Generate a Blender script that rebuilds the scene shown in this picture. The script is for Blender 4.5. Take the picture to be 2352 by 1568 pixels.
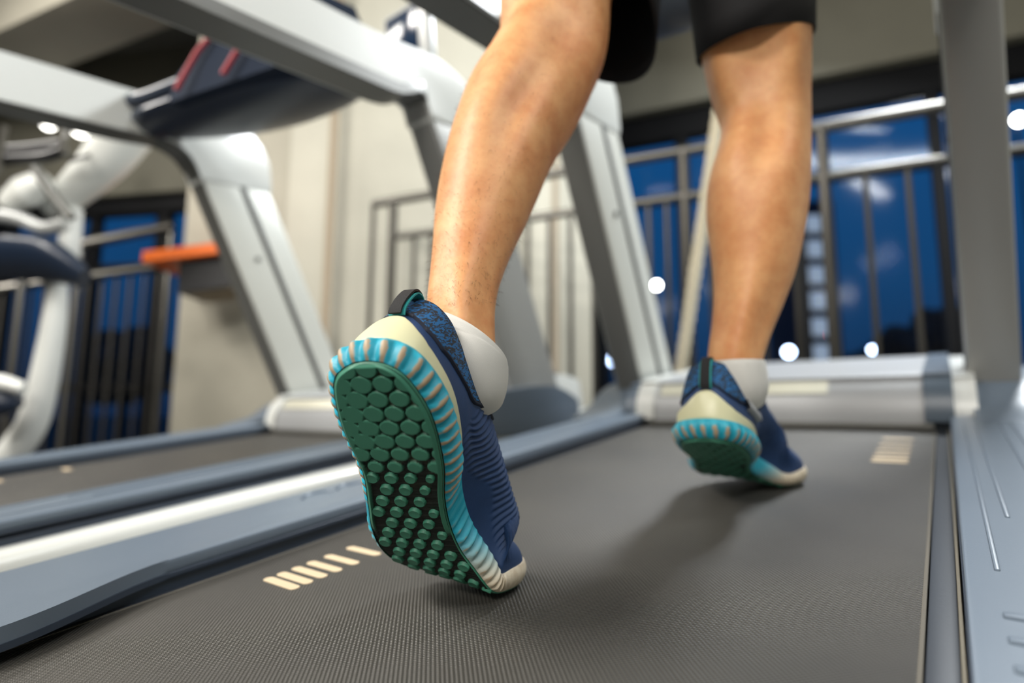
import bpy, bmesh, math, random
import numpy as np
from mathutils import Matrix, Vector, noise
for o in list(bpy.data.objects): bpy.data.objects.remove(o)
random.seed(4); rng = np.random.default_rng(4)
A = np.array
SC = bpy.context.scene
COL = SC.collection

# ------------------------------------------------------------------ camera, world, lights, exposure
F = 1311.7
CAMZ = 0.42
H = 0.185                                   # lens height over the near running belt
CR = A([[0.99998, 0.00644975, 0.0], [-0.00079909, 0.123892, 0.99229539], [0.00640006, -0.99227475, 0.12389455]])  # rows: world x,y,z in lens axes (right, down, forward)
CAMP = A([0.0, 0.0, CAMZ])
def at(px, py, d):
    return CAMP + CR @ (A([(px - 1176.0) / F, (py - 784.0) / F, 1.0]) * d)
cam_d = bpy.data.cameras.new('camera'); cam = bpy.data.objects.new('camera', cam_d); COL.objects.link(cam)
cm = Matrix.Identity(4)
for i in range(3):
    cm[i][0] = CR[i, 0]; cm[i][1] = -CR[i, 1]; cm[i][2] = -CR[i, 2]; cm[i][3] = CAMP[i]
cam.matrix_world = cm
cam_d.sensor_width = 36; cam_d.lens = F / 2352 * 36
cam_d.clip_start = 0.01; cam_d.clip_end = 400
cam_d.dof.use_dof = True; cam_d.dof.focus_distance = 0.395; cam_d.dof.aperture_fstop = 2.3
SC.camera = cam

def lin(c):
    return tuple(((v / 255) / 12.92 if v / 255 <= 0.04045 else ((v / 255 + 0.055) / 1.055) ** 2.4) for v in c)

w = bpy.data.worlds.new('dusk_sky'); SC.world = w; w.use_nodes = True
nt = w.node_tree; nt.nodes.clear()
out = nt.nodes.new('ShaderNodeOutputWorld'); bg = nt.nodes.new('ShaderNodeBackground')
tc = nt.nodes.new('ShaderNodeTexCoord'); sp = nt.nodes.new('ShaderNodeSeparateXYZ'); rp = nt.nodes.new('ShaderNodeValToRGB')
nt.links.new(tc.outputs['Generated'], sp.inputs[0]); nt.links.new(sp.outputs['Z'], rp.inputs[0])
rp.color_ramp.elements[0].position = 0.0; rp.color_ramp.elements[0].color = (*lin((13, 38, 70)), 1)
rp.color_ramp.elements[1].position = 0.5; rp.color_ramp.elements[1].color = (*lin((20, 80, 136)), 1)
e = rp.color_ramp.elements.new(0.2); e.color = (*lin((16, 66, 112)), 1)
nt.links.new(rp.outputs[0], bg.inputs[0]); bg.inputs[1].default_value = 1.0; nt.links.new(bg.outputs[0], out.inputs[0])

SC.view_settings.view_transform = 'Standard'; SC.view_settings.look = 'None'
SC.view_settings.gamma = 1; SC.view_settings.use_curve_mapping = False
SC.view_settings.exposure = 0.0
SC.cycles.use_denoising = True
SC.cycles.max_bounces = 7; SC.cycles.diffuse_bounces = 3; SC.cycles.glossy_bounces = 3; SC.cycles.transparent_max_bounces = 8

def area(name, loc, target, sx, sy, power, col):
    l = bpy.data.lights.new(name, 'AREA'); l.shape = 'RECTANGLE'; l.size = sx; l.size_y = sy; l.energy = power; l.color = col
    o = bpy.data.objects.new(name, l); COL.objects.link(o); o.location = loc
    o.rotation_euler = (Vector(target) - Vector(loc)).to_track_quat('-Z', 'Y').to_euler()
    o.visible_camera = True
    return o
WARM = (1.0, 0.95, 0.88); COOL = (0.93, 0.97, 1.0)
area('ceiling_and_fill_lamp', (-2.4, -0.3, 3.1), (-0.4, 0.6, 0.4), 1.5, 0.6, 175, WARM)
area('ceiling_and_fill_lamp', (1.9, 1.9, 3.1), (0.6, 1.1, 0.1), 0.9, 0.4, 160, COOL)
area('ceiling_and_fill_lamp', (-3.4, 1.6, 3.1), (-2.4, 1.8, 0.0), 1.5, 0.6, 90, WARM)
area('ceiling_and_fill_lamp', (-1.6, -3.0, 3.0), (-.4, .4, .5), 2.2, 0.6, 115, WARM)  # unseen fill lamp added behind the camera to brighten sole and legs
area('ceiling_and_fill_lamp', (1.4, -0.9, 3.1), (0.9, 0.2, 0.0), 1.5, 0.6, 38, COOL)

# ------------------------------------------------------------------ materials
def mat(name, col, rough=0.5, metal=0.0, bump=None, var=0.0, vscale=8.0, spec=0.5, coat=0.0, emit=None, sss=0.0, attr=None):
    m = bpy.data.materials.new(name); m.use_nodes = True; n = m.node_tree.nodes; L = m.node_tree.links
    b = n['Principled BSDF']; b.inputs['Roughness'].default_value = rough; b.inputs['Metallic'].default_value = metal
    b.inputs['Specular IOR Level'].default_value = spec; b.inputs['Coat Weight'].default_value = coat
    c = lin(col); b.inputs['Base Color'].default_value = (*c, 1)
    t = n.new('ShaderNodeTexCoord')
    if attr:
        a = n.new('ShaderNodeVertexColor'); a.layer_name = attr; L.new(a.outputs[0], b.inputs['Base Color'])
    elif var:
        z = n.new('ShaderNodeTexNoise'); z.inputs['Scale'].default_value = vscale; z.inputs['Detail'].default_value = 5
        L.new(t.outputs['Object'], z.inputs['Vector'])
        r = n.new('ShaderNodeValToRGB'); r.color_ramp.elements[0].position = 0.3; r.color_ramp.elements[1].position = 0.7
        r.color_ramp.elements[0].color = (*[v * (1 - var) for v in c], 1); r.color_ramp.elements[1].color = (*[min(1, v * (1 + var)) for v in c], 1)
        L.new(z.outputs['Fac'], r.inputs[0]); L.new(r.outputs[0], b.inputs['Base Color'])
    if bump:
        z = n.new('ShaderNodeTexNoise'); z.inputs['Scale'].default_value = bump[0]; z.inputs['Detail'].default_value = 4
        L.new(t.outputs['Object'], z.inputs['Vector'])
        u = n.new('ShaderNodeBump'); u.inputs['Strength'].default_value = bump[1]; u.inputs['Distance'].default_value = bump[2]
        L.new(z.outputs['Fac'], u.inputs['Height']); L.new(u.outputs[0], b.inputs['Normal'])
    if sss:
        b.inputs['Subsurface Weight'].default_value = sss; b.inputs['Subsurface Radius'].default_value = (1, .35, .2); b.inputs['Subsurface Scale'].default_value = 0.004
    if emit:
        b.inputs['Emission Color'].default_value = (*lin(col), 1); b.inputs['Emission Strength'].default_value = emit
    return m

def belt_mat():
    m = mat('belt_rubber', (84, 81, 76), 0.42, spec=0.45)
    n = m.node_tree.nodes; L = m.node_tree.links; b = n['Principled BSDF']
    t = n.new('ShaderNodeTexCoord'); s = n.new('ShaderNodeSeparateXYZ'); L.new(t.outputs['Object'], s.inputs[0])
    def M(op, a, bb=None):
        x = n.new('ShaderNodeMath'); x.operation = op
        for i, v in enumerate((a, bb)):
            if v is None: continue
            if isinstance(v, (int, float)): x.inputs[i].default_value = v
            else: L.new(v, x.inputs[i])
        return x.outputs[0]
    k = 2 * math.pi / 0.0031
    p = M('MULTIPLY', M('ADD', s.outputs['X'], s.outputs['Y']), k * .8)
    q = M('MULTIPLY', M('SUBTRACT', s.outputs['X'], s.outputs['Y']), k)
    hgt = M('ADD', M('MULTIPLY', M('SINE', p), 0.5), M('MULTIPLY', M('SINE', q), 0.5))
    u = n.new('ShaderNodeBump'); u.inputs['Strength'].default_value = 0.8; u.inputs['Distance'].default_value = 0.0005
    L.new(hgt, u.inputs['Height']); L.new(u.outputs[0], b.inputs['Normal'])
    r = n.new('ShaderNodeValToRGB'); L.new(M('ADD', M('MULTIPLY', hgt, .5), .5), r.inputs[0])
    c = lin((44, 43, 41)); d = lin((78, 76, 71))
    r.color_ramp.elements[0].color = (*c, 1); r.color_ramp.elements[1].color = (*d, 1)
    # scuffed lighter band down the middle of the run
    z = n.new('ShaderNodeTexNoise'); z.inputs['Scale'].default_value = 5; z.inputs['Detail'].default_value = 6
    L.new(t.outputs['Object'], z.inputs['Vector'])
    mx = n.new('ShaderNodeMix'); mx.data_type = 'RGBA'; mx.blend_type = 'MULTIPLY'; mx.inputs[0].default_value = 1
    r2 = n.new('ShaderNodeValToRGB'); r2.color_ramp.elements[0].position = .3; r2.color_ramp.elements[0].color = (.75, .75, .75, 1)
    r2.color_ramp.elements[1].position = .75; r2.color_ramp.elements[1].color = (1.25, 1.24, 1.2, 1)
    L.new(z.outputs['Fac'], r2.inputs[0]); L.new(r.outputs[0], mx.inputs[6]); L.new(r2.outputs[0], mx.inputs[7])
    L.new(mx.outputs[2], b.inputs['Base Color'])
    return m

def wall_mat(name, col, v=.12):
    return mat(name, col, 0.75, bump=(30, .15, .004), var=v, vscale=1.6, spec=.3)

MT = dict(
    belt=belt_mat(),
    rail=mat('rail_plastic', (98, 110, 123), 0.36, bump=(900, .25, .0004), spec=.5),
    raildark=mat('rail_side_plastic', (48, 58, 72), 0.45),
    deckedge=mat('deck_edge_metal', (44, 50, 58), 0.45, bump=(400, .2, .0004)),
    beige=mat('beige_edge', (128, 121, 104), 0.4, metal=.3),
    beltedge=mat('belt_edge', (92, 88, 79), 0.8, bump=(700, .6, .001)),
    dash=mat('dash_print', (196, 177, 147), 0.7),
    white=mat('white_paint', (214, 216, 211), 0.28, spec=.5, coat=.2),
    silver=mat('silver_paint', (165, 167, 166), 0.35, metal=.25),
    postface=mat('post_paint', (205, 206, 198), 0.35, metal=.1),
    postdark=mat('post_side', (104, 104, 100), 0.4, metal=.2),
    gpost=mat('grey_post', (152, 152, 148), 0.38, metal=.2),
    groove=mat('groove_rubber', (70, 70, 68), 0.6),
    cover=mat('cover_plastic', (160, 162, 164), 0.42, metal=.1),
    capdark=mat('cap_plastic', (78, 90, 102), 0.35),
    capwhite=mat('cap_white', (212, 214, 210), 0.3),
    stripe=mat('cream_stripe', (196, 194, 176), 0.4),
    black=mat('black_plastic', (18, 18, 20), 0.4),
    navyplastic=mat('navy_plastic', (24, 36, 54), 0.32),
    navymatte=mat('navy_matte_plastic', (22, 32, 48), 0.85, spec=.15),
    screen=mat('screen_glass', (28, 44, 66), 0.12),
    red=mat('red_cord', (150, 24, 40), 0.6),
    chrome=mat('brushed_steel', (112, 110, 105), 0.34, metal=1.0),
    darksteel=mat('dark_steel', (70, 68, 64), 0.4, metal=.8),
    frame=mat('window_frame_paint', (7, 8, 11), 0.7, spec=.2),
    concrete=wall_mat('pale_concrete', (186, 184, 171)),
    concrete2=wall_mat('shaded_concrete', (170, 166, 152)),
    beam=wall_mat('beam_concrete', (112, 110, 98)),
    joint=mat('joint_filler', (150, 136, 116), 0.8),
    ceil=mat('ceiling_paint', (92, 92, 86), 0.8, var=.3, vscale=1.5),
    floor=mat('rubber_floor', (60, 60, 60), 0.6, var=.15, vscale=3),
    orange=mat('orange_laminate', (226, 104, 20), 0.4),
    rope=mat('rope_fibre', (205, 196, 172), 0.85, bump=(300, .5, .002)),
    short=mat('black_shorts_fabric', (14, 14, 17), 0.85, bump=(300, .4, .001)),
    sock=mat('white_sock_knit', (214, 212, 206), 0.9, bump=(2600, .35, .0005)),
    asphalt=mat('asphalt', (20, 24, 34), 0.9),
    leafdark=mat('dark_foliage', (10, 22, 34), 0.9),
    bark=mat('bark', (20, 20, 22), 0.9),
    streakback=mat('streak_backing', (22, 40, 66), 0.8),
    lampglow=mat('lamp_glow', (255, 250, 240), 0.5, emit=32.0),
    lampcool=mat('lamp_glow_cool', (200, 220, 255), 0.5, emit=20.0),
    lampred=mat('lamp_glow_red', (255, 60, 90), 0.5, emit=9.0),
    streakglow=mat('reflection_streak_glow', (215, 228, 240), 0.5, emit=.4),  # glow for the added reflection streak
    fixture=mat('light_diffuser', (255, 252, 244), 0.5, emit=9.0),
)
def glass():
    m = bpy.data.materials.new('window_glass'); m.use_nodes = True; n = m.node_tree.nodes; L = m.node_tree.links; n.clear()
    o = n.new('ShaderNodeOutputMaterial'); mx = n.new('ShaderNodeMixShader'); tr = n.new('ShaderNodeBsdfTransparent'); gl = n.new('ShaderNodeBsdfGlossy')
    gl.inputs['Roughness'].default_value = 0.12; fr = n.new('ShaderNodeFresnel'); fr.inputs[0].default_value = 1.18
    tr.inputs[0].default_value = (.92, .95, .97, 1)
    L.new(fr.outputs[0], mx.inputs[0]); L.new(tr.outputs[0], mx.inputs[1]); L.new(gl.outputs[0], mx.inputs[2]); L.new(mx.outputs[0], o.inputs[0])
    return m
MT['glass'] = glass()

# ------------------------------------------------------------------ mesh helpers
def mesh_obj(name, V, Fc, m, parent=None, smooth=True, loc=None, cols=None, mods=None, angle=40):
    me = bpy.data.meshes.new(name); me.from_pydata([tuple(map(float, v)) for v in V], [], [tuple(map(int, f)) for f in Fc]); me.update()
    bm = bmesh.new(); bm.from_mesh(me); bmesh.ops.recalc_face_normals(bm, faces=bm.faces); bm.to_mesh(me); bm.free()
    if cols is not None:
        ca = me.color_attributes.new('Col', 'FLOAT_COLOR', 'POINT')
        ca.data.foreach_set('color', np.concatenate([np.asarray(cols, float), np.ones((len(cols), 1))], 1).ravel())
    o = bpy.data.objects.new(name, me); COL.objects.link(o)
    if m: me.materials.append(m)
    if smooth: shade(me, angle)
    if parent: o.parent = parent
    if loc is not None: o.location = loc
    return o
def shade(me, angle=40):
    me.shade_smooth()
    bm = bmesh.new(); bm.from_mesh(me); a = math.radians(angle)
    for e in bm.edges:
        if len(e.link_faces) == 2: e.smooth = e.calc_face_angle(0) < a
    bm.to_mesh(me); bm.free()
class MB:
    def __init__(s): s.V = []; s.F = []
    def add(s, V, Fc):
        b = len(s.V); s.V += [tuple(v) for v in V]; s.F += [tuple(i + b for i in f) for f in Fc]; return s
    def bm(s, bm):
        bm.verts.ensure_lookup_table(); bm.verts.index_update()
        s.add([v.co[:] for v in bm.verts], [[v.index for v in f.verts] for f in bm.faces]); bm.free(); return s
    def box(s, x0, x1, y0, y1, z0, z1, r=0.004, seg=2):
        bm = bmesh.new(); bmesh.ops.create_cube(bm, size=1)
        for v in bm.verts: v.co = Vector(((x0 + x1) / 2 + v.co.x * (x1 - x0), (y0 + y1) / 2 + v.co.y * (y1 - y0), (z0 + z1) / 2 + v.co.z * (z1 - z0)))
        r = min(r, abs(x1 - x0) * .45, abs(y1 - y0) * .45, abs(z1 - z0) * .45)
        if r > 0: bmesh.ops.bevel(bm, geom=list(bm.edges), offset=r, segments=seg, affect='EDGES', profile=.5)
        return s.bm(bm)
    def prism(s, pts, x0, x1, r=0.0, axis='x', seg=2):
        """pts: (y,z) polygon swept along x (or (x,y) swept along z, axis='z')"""
        bm = bmesh.new()
        mk = (lambda p, h: (h, p[0], p[1])) if axis == 'x' else ((lambda p, h: (p[0], p[1], h)) if axis == 'z' else (lambda p, h: (p[0], h, p[1])))
        a = [bm.verts.new(mk(p, x0)) for p in pts]; b = [bm.verts.new(mk(p, x1)) for p in pts]
        f1 = bm.faces.new(a); f2 = bm.faces.new(b[::-1]); n = len(pts)
        for i in range(n): bm.faces.new((a[i], b[i], b[(i + 1) % n], a[(i + 1) % n]))
        if r > 0:
            ed = [e for e in f1.edges] + [e for e in f2.edges]
            bmesh.ops.bevel(bm, geom=ed, offset=r, segments=seg, affect='EDGES', profile=.5, clamp_overlap=True)
        return s.bm(bm)
    def tube(s, pts, rad, n=12, cap=True, flat=1.0):
        P = [Vector(p) for p in pts]; R = rad if hasattr(rad, '__len__') else [rad] * len(P)
        rings = []; up = None
        for i, p in enumerate(P):
            d = (P[min(i + 1, len(P) - 1)] - P[max(i - 1, 0)]).normalized()
            if up is None: up = d.orthogonal().normalized()
            up = (up - d * up.dot(d)).normalized(); sd = d.cross(up)
            rings.append([p + (up * math.cos(2 * math.pi * k / n) + sd * math.sin(2 * math.pi * k / n) * flat) * R[i] for k in range(n)])
        V = [v for r in rings for v in r]; Fc = []
        for i in range(len(P) - 1):
            for k in range(n): Fc.append((i * n + k, i * n + (k + 1) % n, (i + 1) * n + (k + 1) % n, (i + 1) * n + k))
        if cap: Fc.append(tuple(range(n))[::-1]); Fc.append(tuple((len(P) - 1) * n + k for k in range(n)))
        return s.add([v[:] for v in V], Fc)
    def obj(s, name, m, parent=None, **k): return mesh_obj(name, s.V, s.F, m, parent, **k)
def grid(V, nu, nv, closed=False):
    Fc = []
    for i in range(nu if closed else nu - 1):
        for j in range(nv - 1):
            a = i * nv + j; b = ((i + 1) % nu) * nv + j
            Fc.append((a, b, b + 1, a + 1))
    return Fc
def smoothpts(P, n=8, closed=False):
    P = [A(p, float) for p in P]; out = []; N = len(P)
    for i in range(N if closed else N - 1):
        g = lambda k: P[k % N] if closed else P[min(max(k, 0), N - 1)]
        a, b, c_, d = g(i - 1), g(i), g(i + 1), g(i + 2)
        for j in range(n):
            t = j / n
            out.append(.5 * (2 * b + (c_ - a) * t + (2 * a - 5 * b + 4 * c_ - d) * t * t + (3 * b - a - 3 * c_ + d) * t ** 3))
    if not closed: out.append(P[-1])
    return out
def thing(name, label, cat, loc=(0, 0, 0), rot=None, group=None):
    o = bpy.data.objects.new(name, None); o.empty_display_size = .05; COL.objects.link(o)
    o.matrix_world = (Matrix.Translation(loc) @ (rot.to_4x4() if rot else Matrix.Identity(4)))
    o['label'] = label; o['category'] = cat
    if group: o['group'] = group
    return o
def tag(o, label=None, cat=None, group=None, kind=None):
    for k, v in (('label', label), ('category', cat), ('group', group), ('kind', kind)):
        if v: o[k] = v
    return o

# frame of the treadmill decks (they climb 7 degrees forward and run off to the right of the lens axis)
TX = A([0.7954127, -0.6060681, 0.0]); TY = A([0.6010813, 0.7888679, 0.1280186]); TZ = A([-0.0775880, -0.1018276, 0.9917714])
TR = Matrix([[TX[i], TY[i], TZ[i]] for i in range(3)])
def tm(p): return CAMP + TX * p[0] + TY * p[1] + TZ * (p[2] - H)
TMI = np.linalg.inv(np.stack([TX, TY, TZ], 1))
def to_tm(pw): return TMI @ (A(pw) - CAMP) + A([0, 0, H])

# ------------------------------------------------------------------ room shell
def struct(o): o['kind'] = 'structure'; return o
WD = A([-0.9154837, 0.4023550, 0.0])            # direction of the glazed wall, towards the left
WN = A([-WD[1], WD[0], 0.0]) * -1               # pointing away from the camera
if WN[1] < 0: WN = -WN
def wallbox(name, P0, P1, z0, z1, thick, m, parent=None, r=.004, nrm=None):
    """box whose front face runs from P0 to P1 (world xy) and which extends away from the camera by thick"""
    P0 = A(P0)[:2]; P1 = A(P1)[:2]; d = P1 - P0; Ln = np.linalg.norm(d); d /= Ln
    n_ = A([d[1], -d[0]]);
    if n_ @ (P0 + P1) < 0: n_ = -n_
    mb = MB().box(0, Ln, 0, thick, 0, z1 - z0, r)
    V = [(P0[0] + d[0] * v[0] + n_[0] * v[1], P0[1] + d[1] * v[0] + n_[1] * v[1], z0 + v[2]) for v in mb.V]
    return mesh_obj(name, V, mb.F, m, parent)
CEIL = 3.25

# glazed wall: passes through px(1905,295) at depth 3.7
GW = at(1905, 300, 3.6); GW[2] = 0
def gw(px):                                       # point of the glazed wall seen at column px
    d = at(px, 800, 1.0) - CAMP
    M2 = np.array([[d[0], -WD[0]], [d[1], -WD[1]]]); s = np.linalg.solve(M2, GW[:2])
    return GW + WD * s[1], s[0]
def zof(px, py, plane=gw):
    P, s = plane(px); d = at(px, py, 1.0) - CAMP
    n_ = WN; t_ = ((GW - CAMP) @ n_) / (d @ n_); return (CAMP + d * t_)[2]
z_beam = zof(1446, 262); z_frame_top = zof(1446, 322); z_tr = zof(1446, 460)
gl, _ = gw(1300); gr, _ = gw(2600)
gr2 = gl + (gr - gl) / np.linalg.norm(gr - gl) * ((3.6 - gl[0]) / ((gr - gl) / np.linalg.norm(gr - gl))[0])
struct(wallbox('wall_front', gl, gr2, z_beam, CEIL, .25, MT['beam']))
wroot = wallbox('window_1', gl - WN * -.08, gr2 - WN * -.08, z_frame_top, z_beam + .01, .1, MT['frame']); struct(wroot)
def wpart(name, px0, px1, z0, z1, off, th, m, parent=wroot):
    a, _ = gw(px0); b, _ = gw(px1); a = a + WN * off; b = b + WN * off
    return wallbox(name, a, b, z0, z1, th, m, parent, r=.003)
for px0, px1 in ((1300, 1380), (1560, 1592), (1842, 1870), (2192, 2222), (2480, 2510)): wpart('mullion', px0, px1, 0.0, z_frame_top, .09, .07, MT['frame'])
wpart('transom', 1300, 2600, z_tr - .02, z_tr + .022, .1, .05, MT['frame'])
wpart('sill', 1300, 2600, 0, .12, .08, .1, MT['frame'])
for px0, px1 in ((1380, 1560), (1592, 1842), (1870, 2192), (2222, 2480)):
    wpart('pane', px0, px1, z_tr + .02, z_frame_top, .12, .006, MT['glass'])
    wpart('pane', px0, px1, .12, z_tr - .02, .12, .006, MT['glass'])

# pale concrete pier in the middle
pL = at(403, 800, 3.0); pM = at(640, 800, 2.9); pR = at(1362, 800, 2.85)
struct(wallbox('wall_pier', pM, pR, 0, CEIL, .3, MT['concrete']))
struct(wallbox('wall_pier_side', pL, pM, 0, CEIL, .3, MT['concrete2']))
for px, wd, d in ((748, 16, 2.88), (1270, 12, 2.84)):
    a = at(px, 500, d); b = at(px + wd, 500, d)
    struct(wallbox('trim_1', a, b, 0, CEIL, .03, MT['joint'], r=0))
# left glazed bay, further back
lL = at(-250, 800, 4.6); lR = at(470, 800, 4.1)
def lz(px, py, d): return at(px, py, d)[2]
zb2 = lz(300, 430, 4.25); zf2 = lz(300, 470, 4.25)
struct(wallbox('wall_front_left', lL, lR, zb2, CEIL, .25, MT['beam']))
n2 = A([0.15, 1, 0]); 
w2 = struct(wallbox('window_2', lL + n2 * .06, lR + n2 * .06, zf2, zb2 + .01, .1, MT['frame']))
def lw(name, a0, a1, z0, z1, th, m, off=.08):
    p0 = lL + (lR - lL) * a0 + n2 * off; p1 = lL + (lR - lL) * a1 + n2 * off
    return wallbox(name, p0, p1, z0, z1, th, m, w2, r=.003)
for a0, a1 in ((0, .03), (.3, .33), (.59, .615), (.8, .84), (.97, 1)): lw('mullion', a0, a1, 0, zf2, .07, MT['frame'])
lw('transom', 0, 1, lz(300, 615, 4.25), lz(300, 592, 4.25), .05, MT['frame'])
lw('transom', 0, 1, lz(300, 900, 4.25), lz(300, 880, 4.25), .05, MT['frame'])
for a0, a1 in ((.03, .3), (.33, .59), (.615, .8), (.84, .97)):
    lw('pane', a0, a1, .05, lz(300, 615, 4.25), .006, MT['glass'], .1); lw('pane', a0, a1, lz(300, 592, 4.25), zf2, .006, MT['glass'], .1)
# floor, ceiling and the walls out of view close the room along the glazing
kx = lambda P, Q, x: P[1] + (Q[1] - P[1]) * (x - P[0]) / (Q[0] - P[0])
xr = 3.6; yr = kx(gl, gr2, xr) + .12; yl_ = kx(lL, lR, -7) + .12
foot_ = [(-7, -4), (xr, -4), (xr, yr), (gl[0], gl[1] + .15), (pR[0] + .02, max(gl[1], lR[1]) + .2), (lR[0], lR[1] + .15), (-7, yl_)]
struct(MB().prism(foot_, -.1, 0, 0, 'z').obj('floor', MT['floor'], smooth=False))
struct(MB().prism(foot_, CEIL, CEIL + .1, 0, 'z').obj('ceiling', MT['ceil'], smooth=False))
struct(MB().box(-7.1, -7, -4, yl_, 0, CEIL, 0).obj('wall_left', MT['concrete']))
struct(MB().box(xr, xr + .1, -4, yr, 0, CEIL, 0).obj('wall_right', MT['concrete']))
struct(MB().box(-7, xr, -4.1, -4, 0, CEIL, 0).obj('wall_back', MT['concrete']))
# ceiling beams at the upper left
b0 = at(0, 70, 3.6); b1 = at(0, 150, 5.2)
for p_, dr_z, m_ in ((b0, b0[2], 'concrete2'), (b1, b1[2], 'beam')):
    e0 = A([p_[0], p_[1], 0]) + WD * 2.2; e1 = A([p_[0], p_[1], 0]) - WD * 2.6
    struct(wallbox('ceiling_beam', e0, e1, dr_z, CEIL + .02, .4, MT[m_]))
# ceiling light fixtures over the room (outside or at the rim of the frame), the rearmost added for fill
for k, (x, y) in enumerate(((-2.4, -.3), (1.9, 1.9), (-3.4, 1.6), (1.4, -.9), (-1.6, -3.0))):
    L_ = thing('ceiling_and_fill_light', ['rectangular ceiling light behind the runner', 'rectangular ceiling light above the railing', 'rectangular ceiling light above the exercise bike', 'rectangular ceiling light behind the right treadmill rail', 'added rectangular fill light on the ceiling farthest behind the runner'][k], 'lamp', (x, y, CEIL))
    MB().box(-.75, .75, -.27, .27, -.04, 0, .005).obj('frame', MT['silver'], L_)

for k, (px, py, d, r) in enumerate(((185, 297, 3.9, .05), (112, 283, 4.1, .045))):
    p = at(px, py, d); L_ = thing('pendant_lamp', ['round glowing pendant lamp above the exercise bike, right one', 'round glowing pendant lamp above the exercise bike, left one'][k], 'lamp', (p[0], p[1], CEIL))
    bm = bmesh.new(); bmesh.ops.create_icosphere(bm, subdivisions=3, radius=r); MB().bm(bm).obj('bulb', MT['fixture'], L_, loc=(0, 0, p[2] - CEIL))
    MB().tube([(0, 0, p[2] - CEIL + r * .8), (0, 0, p[2] - CEIL + r + .05)], r * .5, 12).obj('socket', MT['black'], L_)
    MB().tube([(0, 0, p[2] - CEIL + r), (0, 0, 0)], .004, 6).obj('cord', MT['black'], L_)

# ------------------------------------------------------------------ metal railing in front of the glass
RP = at(1905, 295, 1.98); RN = WN
def rp(px):
    d = at(px, 800, 1.0) - CAMP; s = np.linalg.solve(np.array([[d[0], -WD[0]], [d[1], -WD[1]]]), RP[:2] - 0)
    return A([RP[0] + WD[0] * s[1], RP[1] + WD[1] * s[1], 0])
def rz(px, py):
    d = at(px, py, 1.0) - CAMP; t_ = ((RP - CAMP) @ RN) / (d @ RN); return (CAMP + d * t_)[2]
zr1 = rz(1905, 290); zr2 = rz(1935, 400)
def rpt(px, z): q = rp(px); return (q[0], q[1], z)
rl = thing('railing', 'metal railing with round top rail in front of the dusk windows', 'railing', tuple(rp(1500)))
def rel(p, o): return (p[0] - o.location.x, p[1] - o.location.y, p[2] - o.location.z)
ra = [rel(rpt(x, zr1), rl) for x in (846, 1500, 2700)]; rb_ = [rel(rpt(x, zr2), rl) for x in (905, 1500, 2700)]
MB().tube(ra, .021, 14).obj('top_rail', MT['chrome'], rl); MB().tube(rb_, .017, 14).obj('lower_rail', MT['chrome'], rl)
MB().tube([rel(rpt(x, .12), rl) for x in (905, 1500, 2700)], .014, 10).obj('bottom_rail', MT['chrome'], rl)
for px in (846, 893, 1585, 1918, 2235, 2600):
    if px == 846: MB().tube([rel(rpt(px, 0), rl), rel(rpt(px, zr1), rl)], .012, 10).obj('post', MT['darksteel'], rl)
    else: MB().tube([rel(rpt(px, 0), rl), rel(rpt(px, zr1), rl)], .02, 12).obj('post', MT['darksteel'], rl)
for px in (945, 985, 1028, 1072, 1118, 1165, 1212, 1262, 1312, 1365, 1420, 1497, 1540, 1640, 1700, 1760, 1838, 2016, 2118, 2330, 2420, 2500):
    MB().tube([rel(rpt(px, .12), rl), rel(rpt(px, zr2), rl)], .0095, 8).obj('baluster', MT['darksteel'], rl)
# railing continuing behind the pier on the left
r2o = at(200, 560, 3.35); r2 = thing('railing', 'steel railing left of the concrete pier, behind the bike', 'railing', (r2o[0], r2o[1], 0))
def l3(px, py, d): return rel(at(px, py, d), r2)
MB().tube([l3(-260, 640, 2.9), l3(0, 598, 3.1), l3(396, 520, 3.5)], .03, 12).obj('top_rail', MT['chrome'], r2)
MB().tube([l3(-260, 690, 2.9), l3(0, 662, 3.1), l3(396, 608, 3.5)], .024, 12).obj('lower_rail', MT['chrome'], r2)
for px, d in ((-120, 3.0), (60, 3.15), (186, 3.28), (392, 3.5)):
    t_ = at(px, 560, d); MB().tube([rel((t_[0], t_[1], 0), r2), rel((t_[0], t_[1], at(px, 598 - px * .195, d)[2]), r2)], .022, 10).obj('post', MT['chrome'], r2)
for k in range(15):
    px = -80 + k * 32; d = 3.05 + k * .031; t_ = at(px, 600, d)
    MB().tube([rel((t_[0], t_[1], .1), r2), rel((t_[0], t_[1], at(px, 662 - px * .137, d)[2]), r2)], .009, 8).obj('baluster', MT['darksteel'], r2)

# orange shelf on the pier
so = at(330, 580, 2.75)
sh = thing('wall_shelf', 'orange shelf board over a black box on the concrete pier', 'shelf', tuple(so))
def s3(px, py, d): return A(rel(at(px, py, d), sh))
def slab(name, a, b, h, dep, m, par):
    a = A(a); b = A(b); d = b - a; d[2] = 0; d /= np.linalg.norm(d); n_ = A([-d[1], d[0], 0])
    mb = MB().box(0, 1, 0, dep, -h, 0, 0)
    V = [tuple(a + (b - a) * v[0] + n_ * v[1] + A([0, 0, v[2]])) for v in mb.V]
    o = mesh_obj(name, V, mb.F, m, par, smooth=False); return o
slab('board', s3(328, 577, 2.62), s3(500, 556, 2.62), .05, .28, MT['orange'], sh)
slab('box', s3(412, 600, 2.66), s3(534, 584, 2.66), .15, .22, MT['black'], sh)
slab('bracket', s3(425, 668, 2.66), s3(534, 656, 2.66), .012, .22, MT['joint'], sh)

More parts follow.
